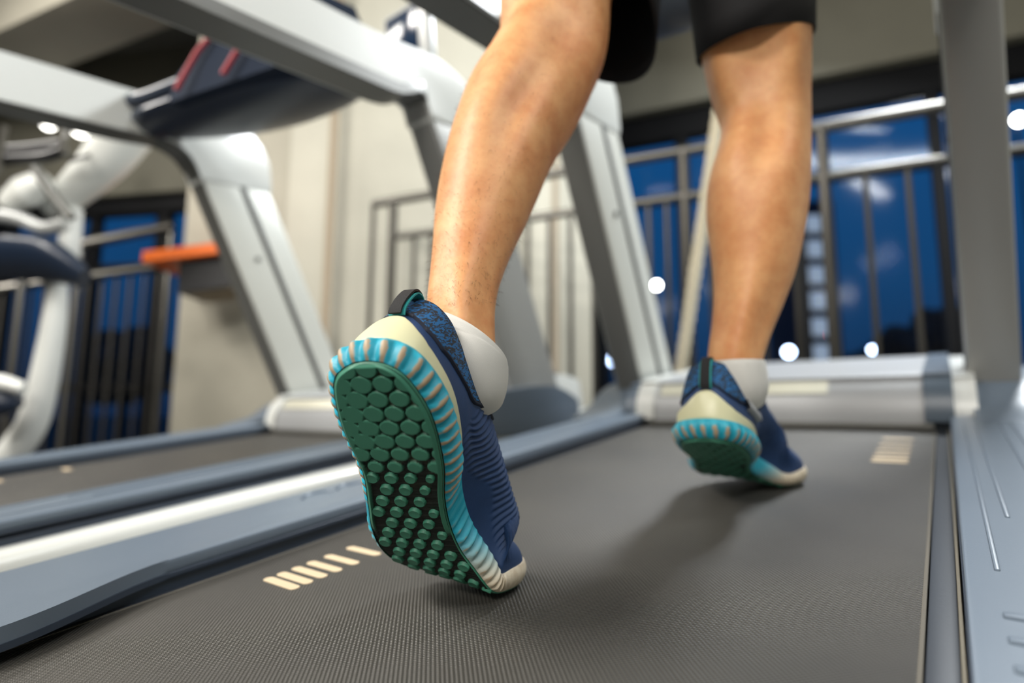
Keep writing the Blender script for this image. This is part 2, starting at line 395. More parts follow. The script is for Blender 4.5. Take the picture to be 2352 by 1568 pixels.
# ------------------------------------------------------------------ treadmill
def sm(x, a, b):
    t = np.clip((np.asarray(x, float) - a) / (b - a), 0, 1); return t * t * (3 - 2 * t)
def treadmill(name, label, xc, ys, zo, rdy=0.0, consol=True, dashes_left=(), dashes_right=(), cream_from=-.24):
    """own frame: x across (0 = middle of the belt), y forward, z off the belt"""
    T = thing(name, label, 'treadmill', tuple(tm((xc, ys, zo))), TR)
    P = lambda mb, n_, m, par=T, **k: mb.obj(n_, MT[m], par, **k)
    BH = .2625; RI = .285; RO = .392; C0 = 1.226                      # half belt, rail inner, rail outer, near edge of the cover
    y0, y1 = -.62, 1.30
    # belt: loop round both rollers, with thickness
    pts = [(y0 + .03 - .03 * math.sin(a), -.034 + .034 * math.cos(a)) for a in np.linspace(0, math.pi, 9)]
    pts = [(1.9, 0)] + pts + [(1.9, -.068)]
    belt = P(MB().prism(pts, -BH, BH, 0), 'belt', 'belt', smooth=True)
    P(MB().box(BH - .0012, BH + .0014, y0 + .02, 1.8, -.0035, .0004, .0003, 1), 'belt_edge', 'beltedge', belt)
    P(MB().box(-BH - .0014, -BH + .0012, y0 + .02, 1.8, -.0035, .0004, .0003, 1), 'belt_edge', 'beltedge', belt)
    def dash(x0, x1, yc, wd):
        r = wd / 2; ps = [(x0 + r + r * math.cos(a), yc + r * math.sin(a)) for a in np.linspace(math.pi / 2, 3 * math.pi / 2, 8)] + [(x1 - r + r * math.cos(a), yc + r * math.sin(a)) for a in np.linspace(-math.pi / 2, math.pi / 2, 8)]
        P(MB().prism(ps, .0001, .0005, 0, 'z'), 'dash_mark', 'dash', belt, smooth=False)
    for d in dashes_left: dash(*d)
    for d in dashes_right: dash(*d)
    # deck strip between belt and rail, frame under it
    for sg in (-1, 1):
        xs = sorted((sg * (BH + .002), sg * (RI - .0045)))
        P(MB().box(xs[0], xs[1], y0, 1.3, -.03, -.0015, .001), 'deck_edge', 'deckedge')
        xs = sorted((sg * (RI - .0045), sg * (RI - .0022)))
        P(MB().box(xs[0], xs[1], y0, 1.28, -.03, .004, .0004, 1), 'metal_lip', 'beige')
        # foot rail: plate with a lip; a bulge over the belt at the rear end
        inner = []
        xn, xf = (.235, .272) if sg < 0 else (RI, RI)
        for y in np.linspace(y0, .06, 6): inner.append((sg * xn, y))
        for y in np.linspace(.09, .215, 22):
            s_ = (y - .09) / .125; inner.append((sg * (xn + (xf - xn) * s_ * s_ * (3 - 2 * s_)), y))
        inner.append((sg * xf, C0 + .03))
        outer = [(sg * RO, C0 + .03), (sg * RO, y0)]
        poly = inner + outer
        if sg > 0: poly = poly[::-1]
        fr_ = P(MB().prism(poly, .0135, .026, .005, 'z', 4), 'foot_rail', 'rail', angle=50)
        lip = [(x + (.0012 if sg < 0 else -.0012) if abs(x) < RO - .01 else x, y) for x, y in poly]
        P(MB().prism(lip, .0095, .0145, .0015, 'z', 2), 'rail_lip', 'raildark', fr_, angle=50)
        xs = sorted((sg * (RI + .012 - 0), sg * (RO - .004)))
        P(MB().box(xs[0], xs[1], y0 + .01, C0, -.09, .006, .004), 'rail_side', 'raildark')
        xs = sorted((sg * (RO - .03), sg * (RO + .028)))
        P(MB().box(xs[0], xs[1], y0 + .05, 1.9, -.095, -.004, .02, 4), 'side_beam', 'white')
        # inner wall under the left lip
        if sg < 0: P(MB().box(-RI - .006, -BH - .0125, y0, C0, -.02, .012, .002), 'rail_skirt', 'raildark')
        # raised grooves pressed into the rail
        for x_, ya, yb in ((.302, .47, 1.2), (.316, .60, 1.2), (.345, .62, 1.2), (.359, .47, 1.2)):
            P(MB().box(sg * x_ - .0016, sg * x_ + .0016, ya, yb, .0245, .0275, .0012, 2), 'tread_rib', 'rail')
        if sg > 0:
            for yy in (.40, .37, .34): P(MB().box(.300, .375, yy - .0035, yy + .0035, .0245, .0278, .0015, 2), 'tread_rib', 'rail')
        else:
            for yy in (.42, .47):
                ring = [(-.345 + .022 * math.cos(a), yy + .022 * math.sin(a), .0262) for a in np.linspace(math.pi * .6, math.pi * 1.4, 10)]
                P(MB().tube(ring, .002, 6), 'tread_rib', 'rail')
        # rear foot and wheel block
        xs = sorted((sg * .27, sg * .36)); P(MB().box(xs[0], xs[1], y0 + .05, y0 + .15, -.205, -.07, .01), 'rear_foot', 'black')
        P(MB().box(xs[0], xs[1], 1.45, 1.6, -.43, -.07, .01), 'lift_leg', 'black')
    P(MB().box(-.36, .36, y0 - .02, y0 + .05, -.09, .006, .02, 3), 'rear_cap', 'raildark')
    P(MB().box(-BH + .01, BH - .01, y0 + .1, 1.7, -.06, -.008, .002), 'deck_board', 'black')
    # motor cover
    cw = .262
    prof = [(C0, .008), (C0 + .004, .036), (C0 + .018, .066), (C0 + .045, .088), (C0 + .10, .098), (C0 + .62, .104), (C0 + .70, .08), (C0 + .72, -.06), (C0 + .02, -.06), (C0 + .015, .008)]
    prof = [tuple(q) for q in smoothpts(prof[:6], 4)] + prof[6:]
    cov = P(MB().prism(prof, -cw, cw, .006, 'x', 3), 'motor_cover', 'cover', angle=35)
    P(MB().box(-cw, cw, C0 - .006, C0 + .02, .0015, .0135, .003), 'cover_lip', 'postdark', cov)
    P(MB().prism([(C0 + .0145, .067), (C0 + .038, .0880), (C0 + .05, .085), (C0 + .03, .06)], cream_from, .10, .002), 'cream_inlay', 'stripe', cov)
    for sg in (-1, 1):
        xs = sorted((sg * (cw - .012), sg * (cw + .030)))
        pr = [(y - .006 if z > .01 else y, z + .004) for y, z in prof]
        P(MB().prism(pr, xs[0], xs[1], .012, 'x', 4), 'cover_cap', 'capdark' if sg > 0 else 'capwhite', cov)
        xs = sorted((sg * (cw + .028), sg * (cw + .062)))
        P(MB().prism([(y + .004, z * .95) for y, z in prof], xs[0], xs[1], .010, 'x', 4), 'cover_wing', 'capwhite' if sg > 0 else 'rail', cov)
        xs = sorted((sg * (cw + .056), sg * .43))
        sh_ = smoothpts([(C0 - .07, .026), (C0 + .02, .040), (C0 + .10, .075), (C0 + .2, .088), (C0 + .40, .08), (C0 + .52, .03)], 5)
        P(MB().prism([tuple(q) for q in sh_] + [(C0 + .52, -.06), (C0 - .07, .01)], xs[0], xs[1], .010, 'x', 3), 'post_shroud', 'rail', angle=45)
        # upright: leans back towards the runner
        dy = rdy if sg > 0 else 0
        xi = .316; th = .074
        ub, ut = 1.335, 1.09                                     # y of its near face at z=.06 / z=.73
        wb_, wt_ = .205, .195
        def Y(z, k): f_ = (z - .06) / .67; return ub + (ut - ub) * f_ + k * (wb_ + (wt_ - wb_) * f_) + dy
        xs = sorted((sg * xi, sg * (xi + th)))
        top = .74
        up_ = P(MB().prism([(Y(.02, 0), .02), (Y(.02, 1), .02), (Y(top, 1), top), (Y(top, 0), top)], xs[0], xs[1], .006, 'x', 3), 'upright', 'postface' if sg < 0 else 'gpost')
        # rubber groove along the inner face and darker rear channel
        gx = sorted((sg * (xi - .002), sg * (xi + .004)))
        P(MB().prism([(Y(.04, .53), .04), (Y(.04, .62), .04), (Y(top, .62), top), (Y(top, .53), top)], gx[0], gx[1], 0), 'groove_strip', 'groove', up_, smooth=False)
        gx = sorted((sg * (xi + .004), sg * (xi + th - .004)))
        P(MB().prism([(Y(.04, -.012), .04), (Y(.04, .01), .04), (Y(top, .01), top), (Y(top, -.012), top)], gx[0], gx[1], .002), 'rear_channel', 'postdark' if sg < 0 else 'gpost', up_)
        for zz in (.09, .5): P(MB().tube([(sg * (xi - .004), Y(zz, .35), zz), (sg * (xi + .002), Y(zz, .35), zz)], .007, 12), 'bolt', 'groove', up_)
        # arm: runs back from the upright, one bent silver casting
        zt = .90 if sg < 0 else .84; ay = .50
        arm = smoothpts([(ay, zt + .0), (ay + .25, zt), (Y(.74, 0) - .14, zt - .002), (Y(.74, .5) - .03, zt + .005), (Y(.74, 1) + .0, zt - .06), (Y(.70, 1) + .003, .70)], 6)
        arm2 = smoothpts([(Y(.70, 0) - .003, .70), (Y(.74, 0) - .012, .76), (Y(.74, 0) - .07, zt - .105), (Y(.74, 0) - .2, zt - .108), (ay + .02, zt - .105)], 6)
        xs = sorted((sg * (xi - .003), sg * (xi + th + .003)))
        am = P(MB().prism([tuple(q) for q in arm] + [tuple(q) for q in arm2], xs[0], xs[1], .012, 'x', 4), 'arm', 'white')
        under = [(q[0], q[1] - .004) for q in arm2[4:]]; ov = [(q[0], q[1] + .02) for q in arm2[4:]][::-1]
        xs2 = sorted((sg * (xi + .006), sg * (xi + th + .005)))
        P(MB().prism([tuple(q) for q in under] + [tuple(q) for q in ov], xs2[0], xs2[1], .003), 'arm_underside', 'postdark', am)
        ring = [(sg * (xi + th + .003), ay + .30 + .05 * math.cos(a), zt - .04 + .022 * math.sin(a)) for a in np.linspace(0, 2 * math.pi, 24, endpoint=False)]
        ins = MB(); ins.add([(p[0] - sg * .002, p[1], p[2]) for p in ring] + [(p[0] + sg * .002, p[1], p[2]) for p in ring], [tuple(range(24, 48)), tuple(range(24))[::-1]] + [(i, (i + 1) % 24, 24 + (i + 1) % 24, 24 + i) for i in range(24)])
        P(ins, 'oval_inset', 'silver', am, smooth=False)
    # console: curved tray, front hand bar, stop cord
    if consol:
        yl = Y(.74, 0) - dy - .07; 
        def cp(u, dyy, z): return (-.33 + .66 * u, yl + rdy * u + dyy, z)
        tray = MB(); N = 16; rings = []
        for i in range(N + 1):
            u = i / N; b = 4 * u * (1 - u)
            wv = .035 + .09 * b ** .5; z = .825 - .018 * b; t_ = .03 + .008 * b
            c = cp(u, -.03 + .02 * b, z)
            rings.append([(c[0], c[1] - wv * math.cos(a), c[2] - t_ * math.sin(a)) for a in np.linspace(0, 2 * math.pi, 20, endpoint=False)])
        V = [v for r in rings for v in r]; Fc = grid(V, N + 1, 20)
        Fc = [(i * 20 + k, i * 20 + (k + 1) % 20, (i + 1) * 20 + (k + 1) % 20, (i + 1) * 20 + k) for i in range(N) for k in range(20)] + [tuple(range(20)), tuple(N * 20 + k for k in range(20))]
        cons = P(MB().add(V, Fc), 'console_tray', 'navyplastic')
        P(MB().tube([cp(0, -.08, .87), cp(.12, -.08, .865), cp(.5, -.07, .88), cp(.86, -.05, .88), cp(1, -.0, .86)], .019, 12), 'hand_bar', 'navyplastic')
        for u in (.0, 1.0): P(MB().tube([cp(u, -.08, .87), cp(u, -.04, .85), cp(u, .0, .80)], .019, 10), 'hand_bar_end', 'navyplastic')
        bd = MB(); rr_ = []
        for u in np.linspace(.36, .97, 10):
            q = .5 + .5 * float(sm(u, .36, .5)); a_, b_, c_, d_ = cp(u, -.15, .79), cp(u, -.125, .80 + .125 * q), cp(u, -.04, .80 + .13 * q), cp(u, .03, .79)
            rr_.append([a_, b_, c_, d_])
        bd.add([v for r in rr_ for v in r], [(i * 4 + k, i * 4 + (k + 1) % 4, (i + 1) * 4 + (k + 1) % 4, (i + 1) * 4 + k) for i in range(9) for k in range(4)] + [(0, 1, 2, 3), (36, 37, 38, 39)])
        P(bd, 'console_body', 'navymatte', smooth=False)
        P(MB().tube([cp(.58, -.13, .935), cp(.50, -.147, .88), cp(.44, -.168, .80)], .006, 8), 'stop_cord', 'red')
        P(MB().tube([cp(.80, -.13, .935), cp(.72, -.147, .88), cp(.64, -.165, .80)], .006, 8), 'stop_cord', 'red')
        P(MB().box(.16, .32, yl + .16 + rdy, yl + .20 + rdy, .88, 1.06, .03, 4), 'screen_shell', 'silver')
        P(MB().box(.18, .29, yl + .155 + rdy, yl + .163 + rdy, .90, 1.04, .004, 2), 'screen', 'screen')
    return T

XC = -.285
def d_at(x, y): return x - XC, y
dl = []
for yc in (.2711, .2840, .2987, .3144, .3335, .3595):
    dl.append((-.4985 - XC, -.4495 - XC, yc, .0092))
dr = []
for yc in (.938, .957, .985, 1.022, 1.07, 1.13): dr.append((-.0935 - XC, -.049 - XC, yc, .0115))
main = treadmill('treadmill', 'treadmill the runner is on, with grey ribbed foot rails', XC, 0.0, 0.0, dashes_left=dl, dashes_right=dr)
nd = [(-.235, -.19, .30 + k * .03 + .012 * k * k * .6, .012) for k in range(7)]
nb = treadmill('treadmill', 'empty treadmill left of the runner with white arms and navy console', -1.255, -.355, .012, rdy=.17, dashes_left=nd)

# ------------------------------------------------------------------ running shoe
SL = .295
def sm(x, a, b):
    t = np.clip((np.asarray(x, float) - a) / (b - a), 0, 1); return t * t * (3 - 2 * t)
def shoe_map(q):
    bx, by, yaw, th, rho, sc, sb, wb, kap, toe, bz, rho0, sbk, wbk = q
    N = 400; ss = np.linspace(SL + .02, -.03, N)
    g_ = 1 / (1 + np.exp((ss - sb) / wb)); gk = 1 / (1 + np.exp((ss - sbk) / wbk))
    pitch = th * g_ - toe * (1 / (1 + np.exp(-(ss - .262) / .008)))
    yw = yaw + kap * gk; ro = rho0 + rho * gk
    d = np.stack([np.cos(pitch) * np.sin(yw), np.cos(pitch) * np.cos(yw), -np.sin(pitch)], 1)
    ds = ss[0] - ss[1]; C = np.zeros((N, 3)); C[1:] = -np.cumsum((d[1:] + d[:-1]) / 2 * ds, 0)
    C -= C[np.argmin(abs(ss - .225))]
    xh = np.stack([np.cos(yw), -np.sin(yw), 0 * yw], 1); up = np.cross(xh, d)
    xr = xh * np.cos(ro)[:, None] + up * np.sin(ro)[:, None]; ur = -xh * np.sin(ro)[:, None] + up * np.cos(ro)[:, None]
    sr = ss[::-1]
    def f(M, s): return np.stack([np.interp(s, sr, M[::-1, k]) for k in range(3)], -1)
    def mp(P):
        P = lean(P); x, s, z = P[..., 0], P[..., 1], P[..., 2]
        return sc * (f(C, s) + x[..., None] * f(xr, s) + z[..., None] * f(ur, s))
    return mp
OUTL = [(0, 0), (.0165, .0045), (.027, .018), (.0335, .047), (.030, .09), (.021, .125), (.017, .155), (.018, .185), (.025, .212), (.029, .235), (.028, .262), (.018, .285), (.002, .295), (-.018, .287), (-.037, .261), (-.051, .228), (-.058, .195), (-.055, .165), (-.047, .135), (-.039, .10), (-.0390, .055), (-.031, .018), (-.0175, .0045)]
OUT_S = A(smoothpts(OUTL, 40, True))
# resample by arclength
_d = np.linalg.norm(np.diff(np.vstack([OUT_S, OUT_S[:1]]), axis=0), axis=1); _a = np.concatenate([[0], np.cumsum(_d)])
def outline(n):
    t = np.linspace(0, _a[-1], n, endpoint=False); X = np.vstack([OUT_S, OUT_S[:1]])
    P = np.stack([np.interp(t, _a, X[:, 0]), np.interp(t, _a, X[:, 1])], 1)
    T = np.roll(P, -1, 0) - np.roll(P, 1, 0); T /= np.linalg.norm(T, axis=1)[:, None]
    return P, np.stack([T[:, 1], -T[:, 0]], 1), t, _a[-1]      # outward normal (loop starts to the right of the heel)
def halfw(s, side):
    X = OUT_S[OUT_S[:, 0] >= 0] if side > 0 else OUT_S[OUT_S[:, 0] < 0]
    o = np.argsort(X[:, 1]); return np.interp(s, X[o, 1], X[o, 0])
def mid_h(s): return np.interp(s, [0, .05, .12, .19, .24, .285], [.020, .022, .025, .022, .016, .014])
def lean(P):
    P = np.array(P, float); k = .36 * sm(P[..., 1], .03, .12) * (1 - .45 * sm(P[..., 1], .22, .285)); P[..., 0] = P[..., 0] + k * np.clip(P[..., 2] - .024, 0, 1); return P
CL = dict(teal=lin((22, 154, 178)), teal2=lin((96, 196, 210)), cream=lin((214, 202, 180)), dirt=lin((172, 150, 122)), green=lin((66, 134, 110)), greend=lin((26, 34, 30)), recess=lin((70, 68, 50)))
MT['midsole'] = mat('midsole_foam', (20, 176, 200), .5, attr='Col', bump=(900, .3, .0006))
MT['outsole'] = mat('outsole_rubber', (38, 104, 84), .5, attr='Col', bump=(1400, .3, .0004))
MT['lug'] = mat('lug_rubber', (64, 132, 108), .5, bump=(1400, .3, .0004), var=.15, vscale=60)
MT['upper'] = mat('navy_knit', (34, 62, 104), .62, bump=(1600, .35, .0005), var=.12, vscale=40)
MT['trim'] = mat('collar_binding', (18, 28, 48), .7)
MT['clip'] = mat('cream_clip', (212, 210, 172), .35, bump=(60, .1, .001))
MT['webbing'] = mat('black_webbing', (24, 24, 26), .8, bump=(1500, .6, .0008))
MT['tealband'] = mat('teal_ribbon', (40, 150, 150), .7, bump=(1500, .5, .0006))
MT['patch'] = mat('reflective_patch', (170, 172, 176), .35)
def pattern_mat():
    m = mat('patterned_knit', (20, 90, 150), .75, bump=(1500, .4, .0005)); n = m.node_tree.nodes; L = m.node_tree.links; b = n['Principled BSDF']
    t = n.new('ShaderNodeTexCoord'); mp_ = n.new('ShaderNodeMapping'); mp_.inputs['Scale'].default_value = (1, 1, 2.4)
    mp_.inputs['Rotation'].default_value = (.3, .5, .2)
    z = n.new('ShaderNodeTexNoise'); z.inputs['Scale'].default_value = 170; z.inputs['Detail'].default_value = 1.5; z.inputs['Distortion'].default_value = 1.6
    r = n.new('ShaderNodeValToRGB'); r.color_ramp.elements[0].position = .47; r.color_ramp.elements[1].position = .53
    r.color_ramp.elements[0].color = (*lin((30, 38, 48)), 1); r.color_ramp.elements[1].color = (*lin((22, 92, 146)), 1)
    L.new(t.outputs['Object'], mp_.inputs[0]); L.new(mp_.outputs[0], z.inputs['Vector']); L.new(z.outputs['Fac'], r.inputs[0]); L.new(r.outputs[0], b.inputs['Base Color'])
    return m
MT['pattern'] = pattern_mat()

def shoe(q, name, label, fine=True, patch=False):
    mp = shoe_map(q); P_, _n, _t, _p = outline(400); q[10] = .0006 - min(mp(np.stack([P_[:, 0], P_[:, 1], 0 * _t - .0038], 1))[:, 2].min(), mp(A([[x_, s_, -.0038] for s_ in np.linspace(.01, .275, 60) for x_ in (-.02, 0, .02)]))[:, 2].min())
    T = thing(name, label, 'shoe', tuple(tm((q[0], q[1], q[10]))), TR)
    def OB(nm, P3, Fc, m, par=T, **k): return mesh_obj(nm, mp(P3), Fc, MT[m], par, **k)
    res = 1.0 if fine else .5
    # ---- midsole side wall
    nu = int(1000 * res); P, Nn, t, per = outline(nu); V_ = int(26 * (1 if fine else .7)); vv = np.linspace(0, 1, V_)
    s = P[:, 1]; hm = mid_h(s)
    medial = P[:, 0] > 0
    heelz = sm(s, .150, .115); forez = sm(s, .150, .175) * sm(s, .275, .255)
    ph = t / per * 2 * math.pi * round(per / .0098)
    base_off = .0010 + .0078 * np.sin(math.pi * np.clip(vv * .80, 0, 1))[None, :] ** .8
    base_off = base_off * (1 - .35 * sm(s, .2, .28))[:, None]
    # waist pulls in on the medial side
    base_off = base_off - (.004 * sm(s, .10, .14) * sm(s, .2, .16) * medial)[:, None] * np.sin(math.pi * vv)[None, :]
    slant = (vv[None, :] - .4) * (1.4 - 2.8 * medial[:, None] * 0)
    rib = (.5 + .5 * np.cos(ph[:, None] + slant * 1.2))
    amp = heelz[:, None] * sm(vv, 1.0, .55)[None, :] * sm(vv, -.02, .10)[None, :] * .0034 + forez[:, None] * sm(vv, 1.0, .85)[None, :] * sm(vv, -.02, .15)[None, :] * .0034
    nz = rng.normal(size=(nu, V_)) 
    off = base_off + amp * (rib ** .8 - .35)
    X = P[:, 0][:, None] + Nn[:, 0][:, None] * off; S = P[:, 1][:, None] + Nn[:, 1][:, None] * off
    Zz = vv[None, :] * hm[:, None]
    toe_spring = sm(s, .255, .285) * .004
    P3 = np.stack([X, S, Zz + toe_spring[:, None] * vv[None, :]], -1).reshape(-1, 3)
    # colour: teal to cream towards the toe, worn rib crests
    grad = sm(S - .045 * (1 - vv[None, :]) * 0 - .02 * vv[None, :], .165, .235)[..., None]
    lite = (sm(rib, .35, .9) * .25 * np.ones_like(S))[..., None]
    tealc = A(CL['teal']) * (1 - lite) + A(CL['teal2']) * lite
    colr = tealc * (1 - grad) + A(CL['cream']) * grad
    nn = A([[noise.noise(Vector((x_ * 180, y_ * 180, z_ * 180))) for x_, y_, z_ in P3]]).reshape(nu, V_)
    wear = sm(rib + .22 * nn - 1.1 * np.abs(vv[None, :] - .30) ** 1.3, .62, .70) * heelz[:, None] * sm(vv, .66, .52)[None, :]
    wear = np.maximum(wear, sm(rib + .3 * nn, .85, 1.0) * forez[:, None] * sm(vv, .35, .15)[None, :] * .8)
    wear = np.maximum(wear, sm(s, .235, .28)[:, None] * .35 * sm(nn, -.1, .4))
    colr = colr * (1 - wear[..., None]) + A(CL['dirt']) * wear[..., None]
    mid = OB('midsole', P3, grid(None, nu, V_, True), 'midsole', cols=colr.reshape(-1, 3), angle=80)
    # top shelf of the midsole
    top = np.stack([P[:, 0] + Nn[:, 0] * off[:, -1], P[:, 1] + Nn[:, 1] * off[:, -1], hm + toe_spring], 1)
    inn = np.stack([P[:, 0] - Nn[:, 0] * .006, P[:, 1] - Nn[:, 1] * .006, hm + toe_spring + .001], 1)
    OB('midsole_top', np.stack([top, inn], 1).reshape(-1, 3), grid(None, nu, 2, True), 'midsole', mid, cols=np.repeat(colr[:, -1], 2, 0))
    # ---- outsole plate
    ns = int(340 * res); nx = int(110 * res)
    sv = SL * (.5 - .5 * np.cos(np.linspace(.0, math.pi, ns))) * .994 + .001; sv = SL * (np.linspace(0, 1, ns) - .10 * np.sin(2 * math.pi * np.linspace(0, 1, ns))); sv = np.clip(sv, .0004, SL - .0004)
    L0 = halfw(sv, -1) + .0005; R0 = halfw(sv, 1) - .0005
    xv = np.linspace(0, 1, nx); XX = L0[:, None] + (R0 - L0)[:, None] * xv[None, :]; SS = np.repeat(sv[:, None], nx, 1)
    ax, ay = .0162, .0126
    def discs():
        out = []
        for r_ in range(-1, 26):
            for k in range(-5, 6):
                cx = k * ax + (ax / 2 if r_ % 2 else 0) + .12 * (r_ * ay - .14) * 0; cy = r_ * ay + .004
                cx += .10 * (cy - .14) * 0
                out.append((cx, cy))
        return out
    D = discs(); hgt = np.zeros_like(XX); lugs = []
    for cx, cy in D:
        m1 = float(sm(cy, .108, .066)); lat = float(sm(cx, .01, -.03))
        rad = .0057 + m1 * (.0019 + .0013 * lat)
        if cy > .098:
            l0, r0 = halfw(cy, -1), halfw(cy, 1)
            if l0 + .0045 < cx < r0 - .0045 and cy < SL - .012:
                rr = rad * (1.0 - .35 * float(sm(cx, -.01, .02)) * float(sm(cy, .19, .165)))
                lugs.append((cx, cy, rr))
            continue
        dd = np.hypot(XX - cx, (SS - cy) * 1.12)
        hgt = np.maximum(hgt, sm(dd, rad + .0006, rad - .0006))
    edge = np.minimum(np.minimum(XX - L0[:, None], R0[:, None] - XX), np.minimum(SS, SL - SS))
    rim = sm(edge, .0042, .0032)
    rim = rim * np.maximum(sm(SS, .18, .15), sm(SS, .22, .25) * .6)
    hgt = np.maximum(hgt, rim)
    Zo = -.0035 * hgt - .0002
    wav = .0006 * np.sin(SS * 2 * math.pi / .0035) * (1 - hgt)
    edz = sm(edge, .0, .003); Zo = Zo * (.5 + .5 * edz) + wav
    P3 = np.stack([XX, SS, Zo], -1).reshape(-1, 3)
    dirt = sm(A([noise.noise(Vector((a * 90, b * 90, 0.3))) for a, b in zip(XX.ravel(), SS.ravel())]).reshape(XX.shape), -.1, .45)
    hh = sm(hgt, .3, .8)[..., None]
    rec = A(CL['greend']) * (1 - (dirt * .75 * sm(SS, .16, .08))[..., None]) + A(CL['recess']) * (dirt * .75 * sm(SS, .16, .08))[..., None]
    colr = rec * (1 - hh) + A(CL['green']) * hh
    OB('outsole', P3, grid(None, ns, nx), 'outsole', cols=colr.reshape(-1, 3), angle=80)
    osr = [o for o in T.children if o.name.startswith('outsole')][0]
    # rubber rim between plate and foam
    a_ = np.stack([P[:, 0] - Nn[:, 0] * .0004, P[:, 1] - Nn[:, 1] * .0004, 0 * s - .0012], 1); b_ = np.stack([P[:, 0] + Nn[:, 0] * .0002, P[:, 1] + Nn[:, 1] * .0002, 0 * s + .0004], 1)
    OB('outsole_rim', np.stack([a_, b_], 1).reshape(-1, 3), grid(None, nu, 2, True), 'lug', osr)
    # lugs, one part each
    for cx, cy, rr in lugs:
        n_ = 16; V = []
        for (f_, z_) in ((1.08, .0004), (1.0, -.0022), (.86, -.0032), (.45, -.0030)):
            for a in np.linspace(0, 2 * math.pi, n_, endpoint=False): V.append((cx + rr * f_ * math.cos(a) * .95, cy + rr * f_ * math.sin(a) * .86, z_))
        V.append((cx, cy, -.0029)); Fc = [(i * n_ + k, i * n_ + (k + 1) % n_, (i + 1) * n_ + (k + 1) % n_, (i + 1) * n_ + k) for i in range(3) for k in range(n_)] + [(3 * n_ + k, 3 * n_ + (k + 1) % n_, 4 * n_) for k in range(n_)]
        OB('lug', A(V), Fc, 'lug', osr)
    # ---- upper: surface from the sole line to the collar line
    nuU = int(520 * res); PU, NU, tU, _ = outline(nuU); nvU = int(90 * res)
    frac = tU / per; ang = frac * 2 * math.pi
    sU = PU[:, 1]; hmU = mid_h(sU)
    B0 = np.stack([PU[:, 0] + NU[:, 0] * .0015, PU[:, 1] + NU[:, 1] * .0015, hmU - .002], 1)
    # collar loop: heel back -> medial side -> throat -> lateral side; parameter c in 0..1 (0 heel, .5 throat)
    CK = [(0, .004, .089), (.015, .008, .087), (.027, .022, .081), (.032, .045, .074), (.031, .070, .070), (.026, .095, .074), (.017, .118, .081), (0, .130, .086), (-.017, .118, .081), (-.026, .095, .074), (-.031, .070, .070), (-.032, .045, .074), (-.027, .022, .081), (-.015, .008, .087)]
    CS = A(smoothpts(CK, 24, True)); CS = np.vstack([CS, CS[:1]])
    cpar = np.linspace(0, 1, len(CS))
    # map sole parameter to collar parameter through s: heel third to heel, toe to throat
    wmap = np.interp(sU, [0, .06, .13, .20, SL], [0, .16, .30, .40, .5]); c_ = np.where(PU[:, 0] >= 0, wmap, 1 - wmap)
    C3 = np.stack([np.interp(c_, cpar, CS[:, k]) for k in range(3)], 1)
    fr = sm(sU, .12, .26)
    h1 = np.interp(sU, [0, .08, .16, .24, SL], [.030, .028, .030, .034, .036])
    ko = .004 + .006 * sm(sU, .21, .27)
    P1 = B0 + np.stack([NU[:, 0] * ko, NU[:, 1] * ko, h1], 1)
    dC = C3.copy(); dC[:, 0] *= .0
    P2 = C3 + np.stack([np.sign(PU[:, 0]) * (.006 + .0 * fr) + PU[:, 0] * .35 * fr, np.where(sU < .05, -.003, 0) + .075 * fr * sm(sU, .13, .28), -.030 + .024 * fr], 1)
    vU = np.linspace(0, 1, nvU)
    def bez(v):
        v = v[..., None]; return B0[:, None] * (1 - v) ** 3 + P1[:, None] * 3 * v * (1 - v) ** 2 + P2[:, None] * 3 * v * v * (1 - v) + C3[:, None] * v ** 3
    def normals(G):
        du = np.roll(G, -1, 0) - np.roll(G, 1, 0); dv = np.gradient(G, axis=1); n_ = np.cross(du, dv); n_ /= np.linalg.norm(n_, axis=2)[..., None] + 1e-12
        cen = A([0, .12, .03]); sgn = np.sign(((G - A([0, 0, 0]) - np.stack([G[..., 0] * 0, np.clip(G[..., 1], .04, .24), G[..., 2] * 0 + .03], -1)) * n_).sum(-1)); 
        return n_ * np.where(np.median(sgn) < 0, -1, 1)
    vg = np.repeat(vU[None], nuU, 0); G = bez(vg); NG = normals(G)
    sg_ = G[..., 1]
    bend = sg_ + .006 * np.sin(vg * 6) + .18 * (vg - .5) * .02
    ribm = sm(sg_, .085, .105) * sm(sg_, .285, .262) * sm(vg, .10 + .28 * np.exp(-((sg_ - .165) / .028) ** 2), .2 + .28 * np.exp(-((sg_ - .165) / .028) ** 2)) * sm(vg, .99, .93)
    disp = ribm * .00125 * np.cos(bend * 2 * math.pi / .0066)
    nzz = A([noise.noise(Vector(p * 25)) for p in G.reshape(-1, 3)]).reshape(nuU, nvU) * .0006
    up = OB('upper', (G + NG * (disp + nzz)[..., None]).reshape(-1, 3), grid(None, nuU, nvU, True), 'upper', angle=80)
    # piping seam under the collar and collar panel with pattern
    def panel(nm, v0, v1, offs, m, umask=None, nvv=24, par=up, roll=0, edge0=True):
        ids = np.arange(nuU) if umask is None else umask
        tt = np.linspace(0, 1, nvv); v0a = v0[ids] if hasattr(v0, '__len__') else np.full(len(ids), v0); v1a = v1[ids] if hasattr(v1, '__len__') else np.full(len(ids), v1)
        vgp = np.zeros((nuU, nvv)); vgp[ids] = v0a[:, None] + (v1a - v0a)[:, None] * tt[None]
        Gp = bez(vgp); Np = np.zeros_like(Gp)
        jj = vgp * (nvU - 1); j0 = np.clip(jj.astype(int), 0, nvU - 2); fr_ = (jj - j0)[..., None]
        ii = np.arange(nuU)[:, None]; Np = NG[ii, j0] * (1 - fr_) + NG[ii, j0 + 1] * fr_
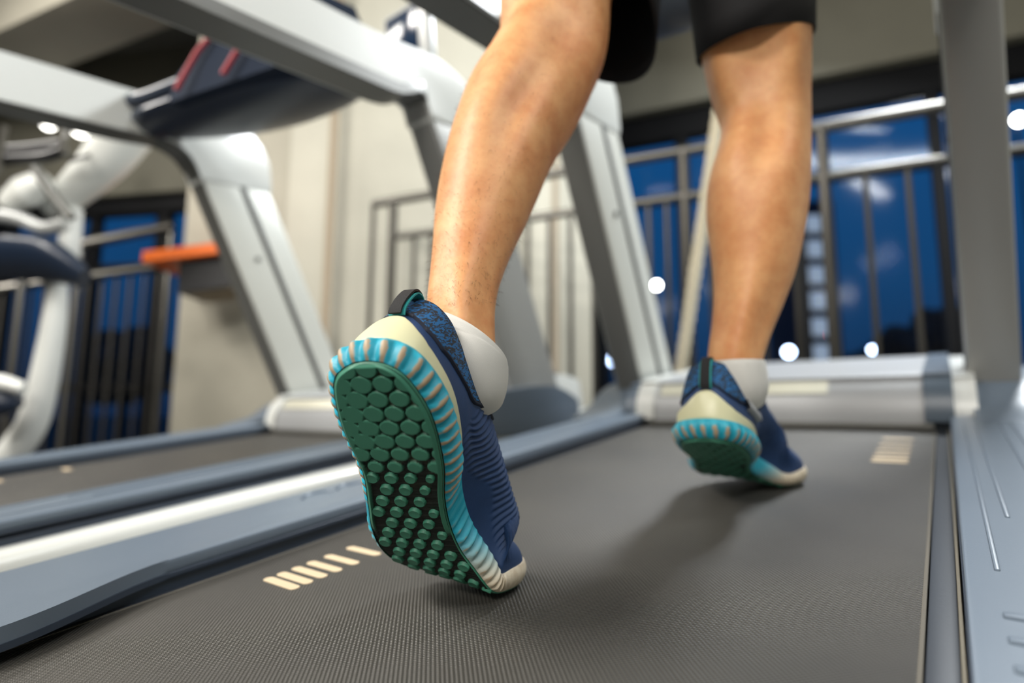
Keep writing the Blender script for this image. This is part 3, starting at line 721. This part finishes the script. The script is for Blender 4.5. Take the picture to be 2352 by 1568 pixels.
        prof = offs * np.clip(np.minimum(tt / .08, 1), 0, 1) ** .5 if not roll else offs * np.sin(np.clip(tt, 0, 1) * math.pi * .5) ** .5
        if edge0 == 'both': prof = offs * np.clip(np.minimum(tt, 1 - tt) / .08, 0, 1) ** .5
        pp = (Gp + Np * prof[None, :, None])[ids]
        return pp, len(ids), nvv
    roll_u = np.argsort(np.roll(np.arange(nuU), nuU // 2))
    order = np.concatenate([np.arange(nuU // 2, nuU), np.arange(0, nuU // 2)])          # start at the toe, pass the heel in the middle
    def strip(nm, cond, v0, v1, offs, m, nvv=24, par=T, both=True, smax=None):
        ids = order[cond[order]]
        pp, a, b = panel(nm, v0, v1, offs, m, ids, nvv, edge0='both' if both else True)
        return OB(nm, pp.reshape(-1, 3), grid(None, a, b), m, par, angle=80)
    # collar panel: rear two thirds
    ah = np.minimum(tU, per - tU)
    vc = np.interp(ah, [0, .016, .030, .05, .08, .12, .17, .22], [.66, .60, .46, .42, .54, .72, .90, .985])
    col_ = strip('collar', sU < .205, vc, np.full(nuU, 1.0), .0022, 'pattern', 30, both=False)
    strip('collar_seam', sU < .21, vc - .03, vc + .012, .0024, 'trim', 6, par=up)
    # padded binding along the opening
    ring = [C3[i] for i in order if sU[i] < .21]
    pr = mp(A(ring)); mbt = MB().tube([tuple(p) for p in pr[::max(1, int(4 * res))]], .0020, 8); mbt.obj('collar_binding', MT['trim'], col_)
    inner = np.stack([CS, CS * A([.86, .93, 1]) + A([0, .004, -.010]), CS * A([.84, .92, 1]) + A([0, .005, -.03])], 1)
    OB('collar_lining', inner.reshape(-1, 3), grid(None, len(CS), 3), 'trim', col_)
    # cream heel clip
    vt_m = np.interp(ah, [0, .009, .015, .022, .031, .045, .075, .105, .135], [.52, .48, .40, .29, .20, .165, .14, .09, .01])
    strip('heel_clip', ah < .134, np.full(nuU, .0), vt_m, .0034, 'clip', 22)
    # pull tab
    tw = .0050; cb = A([0, .0045, .101])
    def ribbon(nm, pts, w_, th_, m, x0=0):
        pp = smoothpts(pts, 6); V = []; n_ = len(pp)
        for i, p in enumerate(pp):
            d = A(pp[min(i + 1, n_ - 1)]) - A(pp[max(i - 1, 0)]); d /= np.linalg.norm(d); nn_ = A([d[1], -d[0]]) * th_ / 2
            for sx, sn in ((-1, 1), (1, 1), (1, -1), (-1, -1)): V.append((x0 + sx * w_, p[0] + nn_[0] * sn, p[1] + nn_[1] * sn))
        Fc = [(i * 4 + k, i * 4 + (k + 1) % 4, (i + 1) * 4 + (k + 1) % 4, (i + 1) * 4 + k) for i in range(n_ - 1) for k in range(4)] + [(0, 1, 2, 3), tuple((n_ - 1) * 4 + k for k in range(4))]
        return OB(nm, A(V), Fc, m, tab if nm != 'pull_tab' else T, angle=30)
    tab = ribbon('pull_tab', [(-.0060, .054), (-.0085, .060), (-.0095, .072), (-.0075, .087), (-.001, .0935), (.006, .0935), (.011, .087)], tw, .0016, 'webbing')
    ribbon('tab_lining', [(-.0030, .056), (-.0062, .061), (-.0072, .072), (-.0055, .085), (-.0005, .0910), (.0055, .0910), (.010, .085)], tw + .0016, .0012, 'tealband')
    # tongue and lace cover on the instep
    tg = []
    for i, (s_, z_, w_) in enumerate(((.118, .087, .016), (.14, .087, .018), (.165, .081, .018), (.19, .073, .016), (.205, .068, .013))):
        for a in np.linspace(-1, 1, 9): tg.append((a * w_, s_, z_ + .0025 - .010 * a * a * (w_ / .018)))
    OB('lace_cover', A(tg), grid(None, 5, 9), 'webbing', up, angle=80)
    for s_, z_ in ((.135, .091), (.150, .0885), (.165, .0845), (.18, .0795)):
        pts = mp(A([(a * .019, s_ + .004 * a, z_ - .012 * a * a) for a in np.linspace(-1, 1, 9)]))
        MB().tube([tuple(p) for p in pts], .0022, 8).obj('lace', MT['trim'], up)
    if patch:
        ids = (PU[:, 0] > 0) & (sU > .046) & (sU < .094)
        strip('reflective_patch', ids, np.full(nuU, .36), np.full(nuU, .56), .0055, 'patch', 8, par=up)
    return T, mp

QN = [-0.3064, 0.3158, 0.8000, 1.0031, -0.0656, 0.8823, 0.2407, 0.0135, -1.1900, -0.03, 0.004, 0.0228, 0.2480, 0.0190]
QF = [-0.1959, 0.7387, 0.8633, 0.4308, 0.0, 0.90, 0.2344, 0.0223, -0.9416, 0.085, 0.004, 0.0, 0.2208, 0.0152]
shoe_n, mpn = shoe(QN, 'running_shoe', 'navy and teal running shoe with heel lifted high, green sole facing back')
shoe_f, mpf = shoe(QF, 'running_shoe', 'navy and teal running shoe farther up the belt, grey patch on its side', fine=False, patch=True)

# ------------------------------------------------------------------ runner: legs as one body, shorts, socks
NEAR = [(-0.3199,0.5955,0.7350,0.0754), (-0.3227,0.5769,0.6525,0.0688), (-0.3243,0.5588,0.5831,0.0630), (-0.3210,0.5404,0.5242,0.0598), (-0.3232,0.5123,0.4809,0.0591), (-0.3284,0.4784,0.4347,0.0593), (-0.3288,0.4454,0.3904,0.0532), (-0.3258,0.4164,0.3453,0.0472), (-0.3219,0.3928,0.3083,0.0407), (-0.3152,0.3712,0.2775,0.0339), (-0.3079,0.3512,0.2491,0.0290), (-0.3003,0.3362,0.2264,0.0270), (-0.2918,0.3256,0.2052,0.0251), (-0.2846,0.3191,0.1819,0.0230), (-0.2821,0.3191,0.1623,0.0216), ]
FAR = [(-0.1537,0.7451,0.7569,0.0854), (-0.1572,0.7516,0.6533,0.0761), (-0.1584,0.7521,0.5995,0.0699), (-0.1587,0.7469,0.5512,0.0642), (-0.1564,0.7442,0.4873,0.0570), (-0.1525,0.7383,0.4416,0.0503), (-0.1547,0.7265,0.4023,0.0516), (-0.1600,0.7086,0.3584,0.0557), (-0.1621,0.6956,0.3211,0.0538), (-0.1639,0.6794,0.2696,0.0456), (-0.1684,0.6633,0.2302,0.0374), (-0.1743,0.6485,0.1969,0.0313), (-0.1803,0.6337,0.1608,0.0277), (-0.1797,0.6298,0.1368,0.0271), (-0.1790,0.6333,0.1178,0.0253), ]
HIP = A([-.245, .80, 1.13])
def leg_surface(S, hip, n=72, sub=6, knee=.46, grow=0.0, z0=None, z1=None):
    S = [A(hip)] + [A(s_) for s_ in S]
    Q = A(smoothpts(S, sub)); C = Q[:, :3]; R = Q[:, 3] + grow
    rings = []; refs = []
    for i in range(len(C)):
        d = C[min(i + 1, len(C) - 1)] - C[max(i - 1, 0)]; d /= np.linalg.norm(d)
        bk = -to_tm_dir(C[i]); bk = bk - d * (bk @ d); bk /= np.linalg.norm(bk); rt = np.cross(bk, d)      # bk: towards the lens
        if rt @ A([1, 0, 0]) < 0: rt = -rt
        zz = C[i][2]
        th = np.linspace(0, 2 * math.pi, n, endpoint=False)      # 0 = back (towards lens), +90 = right
        def bump(t0, w_, a): dd = (th - t0 + math.pi) % (2 * math.pi) - math.pi; return a * np.exp(-(dd / w_) ** 2)
        cal = math.exp(-((zz - (knee - .075)) / .055) ** 2); kn = math.exp(-((zz - (knee + .03)) / .045) ** 2); ak = math.exp(-((zz - (knee - .26)) / .045) ** 2)
        rr = 1 + cal * (bump(.55, .42, .07) + bump(-.6, .45, .09) - bump(-.02, .24, .08) - bump(2.2, .6, .03)) \
               + kn * (bump(.78, .25, .08) + bump(-.78, .25, .08) - bump(0, .42, .13)) \
               + ak * (bump(0, .25, .10) - bump(.75, .3, .09) - bump(-.75, .3, .09) + bump(math.pi, .6, .04)) \
               + (bump(1.9, .3, -.03) + bump(-1.6, .3, -.02)) * cal
        r = R[i] * rr
        rings.append(C[i] + np.outer(r * np.cos(th) * 1.04, bk) + np.outer(r * np.sin(th), rt))
    return A(rings), C
def to_tm_dir(p): v = A(p) - A([0, 0, H]); return v / np.linalg.norm(v)
def leg_obj(S, hip):
    Rg, C = leg_surface(S, hip); nr, n = Rg.shape[:2]
    V = Rg.reshape(-1, 3); Fc = [(i * n + k, i * n + (k + 1) % n, (i + 1) * n + (k + 1) % n, (i + 1) * n + k) for i in range(nr - 1) for k in range(n)] + [tuple(range(n)), tuple((nr - 1) * n + k for k in range(n))]
    return V, Fc
root = thing('person', 'runner seen from behind with bare legs, black shorts and short white socks', 'person', tuple(tm((-.24, .55, 0))), TR)
RO_ = A([-.24, .55, 0])
mb = MB()
def foot(sections):
    c = MB(); c.tube([tuple(s_[:3]) for s_ in sections], [s_[3] for s_ in sections], 20); return c.V, c.F
for S, hx, fmp, q in ((NEAR, A([-.325, .74, 1.05, .10]), mpn, QN), (FAR, A([-.165, .86, 1.05, .10]), mpf, QF)):
    V, Fc = leg_obj(S, hx); mb.add([tuple(A(v) - RO_) for v in V], Fc)
    # foot inside the shoe
    base = A([q[0], q[1], q[10]])
    pts = [A(S[-3][:3]), base + fmp([.0, .075, .06]), base + fmp([-.002, .13, .052]), base + fmp([-.004, .18, .045]), base + fmp([-.004, .235, .034])]
    V, Fc = foot([(*p, r_) for p, r_ in zip(pts, (.020, .020, .018, .014, .010))]); mb.add([tuple(A(v) - RO_) for v in V], Fc)
    pts = [A(S[-2][:3]), base + fmp([.0, .05, .055]), base + fmp([0, .042, .045])]
    V, Fc = foot([(*p, r_) for p, r_ in zip(pts, (.021, .019, .015))]); mb.add([tuple(A(v) - RO_) for v in V], Fc)
pel = MB().tube([(-.24, .80, .98), (-.24, .80, 1.06), (-.24, .79, 1.14), (-.24, .78, 1.24)], [.10, .165, .168, .15], 28, flat=.72)
# wide axis across the hips
mb.add([tuple(A(v) - RO_) for v in pel.V], pel.F)
def skin_mat():
    m = mat('skin', (205, 142, 100), .48, bump=(260, .25, .001), spec=.45, sss=.15, coat=0.0); n = m.node_tree.nodes; L = m.node_tree.links; b = n['Principled BSDF']
    t = n.new('ShaderNodeTexCoord'); z = n.new('ShaderNodeTexNoise'); z.inputs['Scale'].default_value = 26; z.inputs['Detail'].default_value = 6; z.inputs['Roughness'].default_value = .65
    r = n.new('ShaderNodeValToRGB'); r.color_ramp.elements[0].position = .3; r.color_ramp.elements[1].position = .7
    r.color_ramp.elements[0].color = (*lin((202, 134, 84)), 1); r.color_ramp.elements[1].color = (*lin((230, 174, 120)), 1)
    L.new(t.outputs['Object'], z.inputs['Vector']); L.new(z.outputs['Fac'], r.inputs[0]); L.new(r.outputs[0], b.inputs['Base Color'])
    return m
MT['skin'] = skin_mat()
body = mb.obj('body', MT['skin'], root)
md = body.modifiers.new('r', 'REMESH'); md.mode = 'VOXEL'; md.voxel_size = .0035
ms = body.modifiers.new('s', 'CORRECTIVE_SMOOTH') if False else body.modifiers.new('s', 'SMOOTH'); ms.iterations = 4; ms.factor = .5
dg = bpy.context.evaluated_depsgraph_get(); me = bpy.data.meshes.new_from_object(body.evaluated_get(dg)); body.modifiers.clear(); body.data = me; me.shade_smooth()
# fine hair on the calves
hm_ = MB()
for S, zr, cnt in ((NEAR, (.225, .56), 4200), (FAR, (.20, .50), 900)):
    Rg, C = leg_surface(S, A([*HIP, .1])); nr, n = Rg.shape[:2]
    for _ in range(cnt):
        i = rng.integers(0, nr - 1); k = rng.integers(0, n); p = Rg[i, k]
        if not zr[0] < p[2] < zr[1]: continue
        o_ = p - C[i]; o_ /= np.linalg.norm(o_); dn = C[min(i + 1, nr - 1)] - C[i]; dn /= np.linalg.norm(dn) + 1e-9
        dr_ = o_ * .45 + dn * .8 + rng.normal(size=3) * .25; dr_ /= np.linalg.norm(dr_); ln = rng.uniform(.004, .009); sd = np.cross(dr_, o_); sd /= np.linalg.norm(sd) + 1e-9
        p = p - o_ * .001 - RO_; mid_ = p + dr_ * ln * .5 + o_ * .0012
        w_ = .00008; b0 = len(hm_.V)
        hm_.V += [tuple(p - sd * w_), tuple(p + sd * w_), tuple(mid_ + sd * w_), tuple(mid_ - sd * w_), tuple(p + dr_ * ln)]
        hm_.F += [(b0, b0 + 1, b0 + 2, b0 + 3), (b0 + 3, b0 + 2, b0 + 4)]
MT['hair'] = mat('leg_hair', (70, 44, 28), .6)
hh_ = hm_.obj('leg_hair', MT['hair'], root, smooth=False); hh_['kind'] = 'stuff'
# socks
def sock(S, nm, tilt, i0, i1, hip):
    Q = A(smoothpts([A(s_) for s_ in S[i0:i1]], 6)); V = []; n = 48; nr = len(Q)
    for i in range(nr):
        C = Q[i, :3]; d = Q[min(i + 1, nr - 1), :3] - Q[max(i - 1, 0), :3]; d /= np.linalg.norm(d); bk = -to_tm_dir(C); bk -= d * (bk @ d); bk /= np.linalg.norm(bk); rt = np.cross(bk, d)
        if rt[0] < 0: rt = -rt
        tfac = 1 - i / (nr - 1)
        for k in range(n):
            th = 2 * math.pi * k / n; r = Q[i, 3] * (1.06 if i > 1 else 1.045)
            p = C + bk * r * 1.16 * math.cos(th) + rt * r * math.sin(th) - d * 0 + d * tilt * tfac * (math.sin(th) * .5)
            V.append(tuple(p - RO_))
    Fc = [(i * n + k, i * n + (k + 1) % n, (i + 1) * n + (k + 1) % n, (i + 1) * n + k) for i in range(nr - 1) for k in range(n)]
    return mesh_obj(nm, V, Fc, MT['sock'], root)
SOCKN = [(-0.2900,0.3247,0.1971,0.0276), (-0.2868,0.3223,0.1897,0.0270), (-0.2840,0.3209,0.1817,0.0262), (-0.2814,0.3245,0.1651,0.0222), (-0.2833,0.3311,0.1480,0.0160), ]
SOCKF = [(-0.1817,0.6315,0.1592,0.0304), (-0.1801,0.6305,0.1461,0.0303), (-0.1785,0.6321,0.1319,0.0289), (-0.1779,0.6367,0.1151,0.0227), ]
sock(SOCKN, 'sock', .050, 0, 5, None)
sock(SOCKF, 'sock', .006, 0, 4, None)
# shorts: two legs and a seat
def tubeform(secs, n=56, wob=.004):
    V = []; Q = A(smoothpts([A(s_, float) for s_ in secs], 5)); nr = len(Q)
    for i in range(nr):
        C = Q[i, :3]; rx, ry, tx, ty = Q[i, 3:7]
        for k in range(n):
            th = 2 * math.pi * k / n; w_ = 1 + wob * 8 * math.sin(th * 5 + i * .15) * (i / nr) * .35
            x = C[0] + rx * w_ * math.cos(th); y = C[1] + ry * w_ * math.sin(th)
            V.append((x - RO_[0], y - RO_[1], C[2] + tx * math.cos(th) + ty * math.sin(th)))
    return V, [(i * n + k, i * n + (k + 1) % n, (i + 1) * n + (k + 1) % n, (i + 1) * n + k) for i in range(nr - 1) for k in range(n)]
sm_ = MB()
V, Fc = tubeform([(-.24, .80, 1.22, .175, .135, 0, 0), (-.24, .80, 1.10, .190, .150, 0, 0), (-.24, .80, .98, .185, .150, 0, 0), (-.24, .80, .93, .15, .13, 0, 0)]); sm_.add(V, Fc)
V, Fc = tubeform([(-.31, .78, 1.04, .11, .12, 0, 0), (-.305, .72, .88, .105, .12, 0, -.02), (-.318, .64, .74, .098, .115, -.01, -.05), (-.322, .60, .60, .090, .105, -.030, -.065)]); sm_.add(V, Fc)
V, Fc = tubeform([(-.18, .82, 1.04, .10, .12, 0, 0), (-.172, .80, .86, .098, .112, 0, 0), (-.160, .760, .72, .080, .098, 0, 0), (-.160, .752, .540, .067, .082, .0, .016)]); sm_.add(V, Fc)
shorts = sm_.obj('shorts', MT['short'], root, angle=80)
so_ = shorts.modifiers.new('s', 'SOLIDIFY'); so_.thickness = .002

# ------------------------------------------------------------------ battle rope behind the runner
ro = at(1610, 500, 1.88); rope = thing('rope', 'thick twisted cream rope hanging behind the runner, in front of railing', 'rope', (ro[0], ro[1], 0))
rp0 = A(at(1663, 180, 1.86)); rp1 = A(at(1562, 860, 1.9)); dirr = (rp0 - rp1); rp0 = rp1 + dirr * 3.2; rp1 = rp1 - dirr * .26
N = 420; ax_ = (rp1 - rp0); Ln = np.linalg.norm(ax_); ax_ /= Ln; u1 = np.cross(ax_, A([0, 1, 0])); u1 /= np.linalg.norm(u1); u2 = np.cross(ax_, u1)
for k in range(3):
    pts = []
    for i in range(N):
        s_ = i / (N - 1) * Ln; a = s_ * 2 * math.pi / .11 + k * 2 * math.pi / 3
        pts.append(rel(rp0 + ax_ * s_ + (u1 * math.cos(a) + u2 * math.sin(a)) * .0095, rope))
    MB().tube(pts, .0115, 8).obj('strand', MT['rope'], rope)

# ------------------------------------------------------------------ exercise bike at the far left
bo = at(110, 800, 2.3); bike = thing('exercise_bike', 'white exercise bike with chrome handlebars behind the left treadmill', 'exercise bike', (bo[0], bo[1], 0))
def b3(px, py, d=2.3): return rel(at(px, py, d), bike)
def bt(nm, pts, r, m, n=12, flat=1.0, par=None): return MB().tube([tuple(p) for p in smoothpts(pts, 5)], np.interp(np.linspace(0, 1, (len(pts) - 1) * 5 + 1), np.linspace(0, 1, len(pts)), r) if hasattr(r, '__len__') else r, n, flat=flat).obj(nm, MT[m], par or bike)
bt('mast', [b3(300, 285), b3(240, 370), b3(150, 455), b3(110, 480)], [.105, .085, .06, .05], 'white', 20, .8)
bt('mast_slot', [b3(160, 368, 2.17), b3(205, 356, 2.17)], .008, 'black', 8)
bt('drive_cover', [b3(20, 470, 2.2), b3(60, 440, 2.2), b3(105, 415, 2.2)], [.05, .075, .05], 'white', 18, .8)
bt('link_arm', [b3(80, 385, 2.1), b3(115, 440, 2.1), b3(165, 500, 2.1)], .018, 'postdark', 10)
bt('crank', [b3(0, 495, 2.15), b3(50, 505, 2.15), b3(100, 525, 2.15), b3(150, 515, 2.15)], .026, 'silver', 12)
hb = bt('handlebar', [b3(-120, 395, 2.15), b3(0, 370, 2.15), b3(100, 362, 2.15), b3(150, 345, 2.15)], .022, 'black', 12)
bt('grip', [b3(143, 350, 2.12), b3(148, 310, 2.12), b3(138, 285, 2.12)], .012, 'chrome', 10, par=hb)
bt('grip', [b3(-5, 400, 2.12), b3(2, 340, 2.12), b3(12, 290, 2.12)], .012, 'chrome', 10, par=hb)
bt('phone_rest', [b3(0, 345, 2.25), b3(70, 340, 2.25), b3(145, 330, 2.25)], .02, 'black', 10)
bt('seat_post', [b3(165, 480), b3(160, 560), b3(150, 640)], .038, 'capwhite', 14)
bt('seat', [b3(-40, 600, 2.2), b3(40, 592, 2.2), b3(120, 600, 2.2), b3(195, 640, 2.2)], [.05, .06, .06, .03], 'navyplastic', 16, 1.6)
bt('frame_leg', [b3(135, 650), b3(125, 740), b3(100, 880), b3(70, 980), b3(10, 1060)], [.03, .042, .05, .055, .06], 'capwhite', 14)
bt('pedal_cover', [b3(-60, 880, 2.1), b3(0, 878, 2.1), b3(55, 892, 2.1)], [.03, .03, .02], 'capwhite', 12)
bt('pedal_housing', [b3(-60, 930, 2.12), b3(0, 925, 2.12), b3(45, 925, 2.12)], [.07, .06, .02], 'navyplastic', 14)
q0 = at(10, 1060, 2.3); MB().box(-.3, .3, -.05, .05, 0, max(.05, q0[2]), .01).obj('foot_bar', MT['black'], bike)

# ------------------------------------------------------------------ outside the windows
struct(MB().box(-60, 60, 7.6, 90, -.6, -.5, 0).obj('ground', MT['asphalt']))
def lamp(px, py, d, r, m, label, h=True):
    p = at(px, py, d); L_ = thing('street_lamp', label, 'street lamp', (p[0], p[1], -.5))
    bm = bmesh.new(); bmesh.ops.create_icosphere(bm, subdivisions=2, radius=r); MB().bm(bm).obj('bulb', MT[m], L_, loc=(0, 0, p[2] + .5))
    MB().tube([(0, 0, 0), (0, .1, p[2] + .45)], .04, 8).obj('pole', MT['bark'], L_); return L_
lamp(1508, 655, 14, .085, 'lampglow', 'bright round street lamp seen beside the left upright, higher one')
lamp(1398, 762, 14, .13, 'lampglow', 'bright white street lamp just right of the concrete pier')
lamp(1404, 827, 15, .12, 'lampcool', 'pale blue street lamp low beside the concrete pier')
lamp(1812, 808, 13, .11, 'lampcool', 'pale street lamp left one of the low pair behind the shin')
lamp(1852, 806, 14, .13, 'lampglow', 'bright street lamp right one of the low pair behind the shin')
lamp(2004, 803, 15, .08, 'lampcool', 'single pale blue street lamp low between the balusters')
lamp(1912, 738, 16, .075, 'lampcool', 'pale street lamp beside the added glowing panels')
lamp(1909, 768, 17, .09, 'lampred', 'dim red lamp under the pale one by the added glowing panels')
lamp(1352, 597, 15, .05, 'lampcool', 'small pale lamp at the edge of the concrete pier')
lamp(2340, 275, 16, .14, 'lampglow', 'bright white lamp right of the grey upright')
bp = at(1893, 800, 22); bl = thing('reflection_standin', 'added tower of glowing panels imitating a reflection streak in the glass', 'reflection_standin', (bp[0], bp[1], -.5))  # made-up tower, added to imitate a reflection streak in the window glass
MB().box(-.75, .75, 0, 3, 0, 9.4, .05).obj('wall', MT['streakback'], bl)
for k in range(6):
    z = at(1893, 500 + k * 62, 22)[2] + .5; MB().box(-.42, .42, -.04, .02, z - .38, z + .32, .02).obj('window', MT['streakglow'], bl)  # glowing panels stand in for the streak, no real windows
for k, (px, py, d, r) in enumerate(((2068, 800, 20, .8), (2160, 770, 22, 1.1), (1990, 850, 25, 1.0), (290, 840, 18, 1.2))):
    p = at(px, py, d); T_ = thing('tree', ['dark bushy tree between the right balusters', 'taller dark tree beside the grey upright', 'low dark tree left of the others outside', 'dark tree outside the left window'][k], 'tree', (p[0], p[1], -.5))
    MB().tube([(0, 0, 0), (0, 0, p[2] + .3)], .12, 8).obj('trunk', MT['bark'], T_)
    bm = bmesh.new(); bmesh.ops.create_icosphere(bm, subdivisions=4, radius=r)
    for v in bm.verts: v.co *= 1 + .35 * noise.noise(v.co * 1.4 + Vector((k * 5, 0, 0))) + .12 * noise.noise(v.co * 6)
    MB().bm(bm).obj('crown', MT['leafdark'], T_, loc=(0, 0, p[2] + .5))
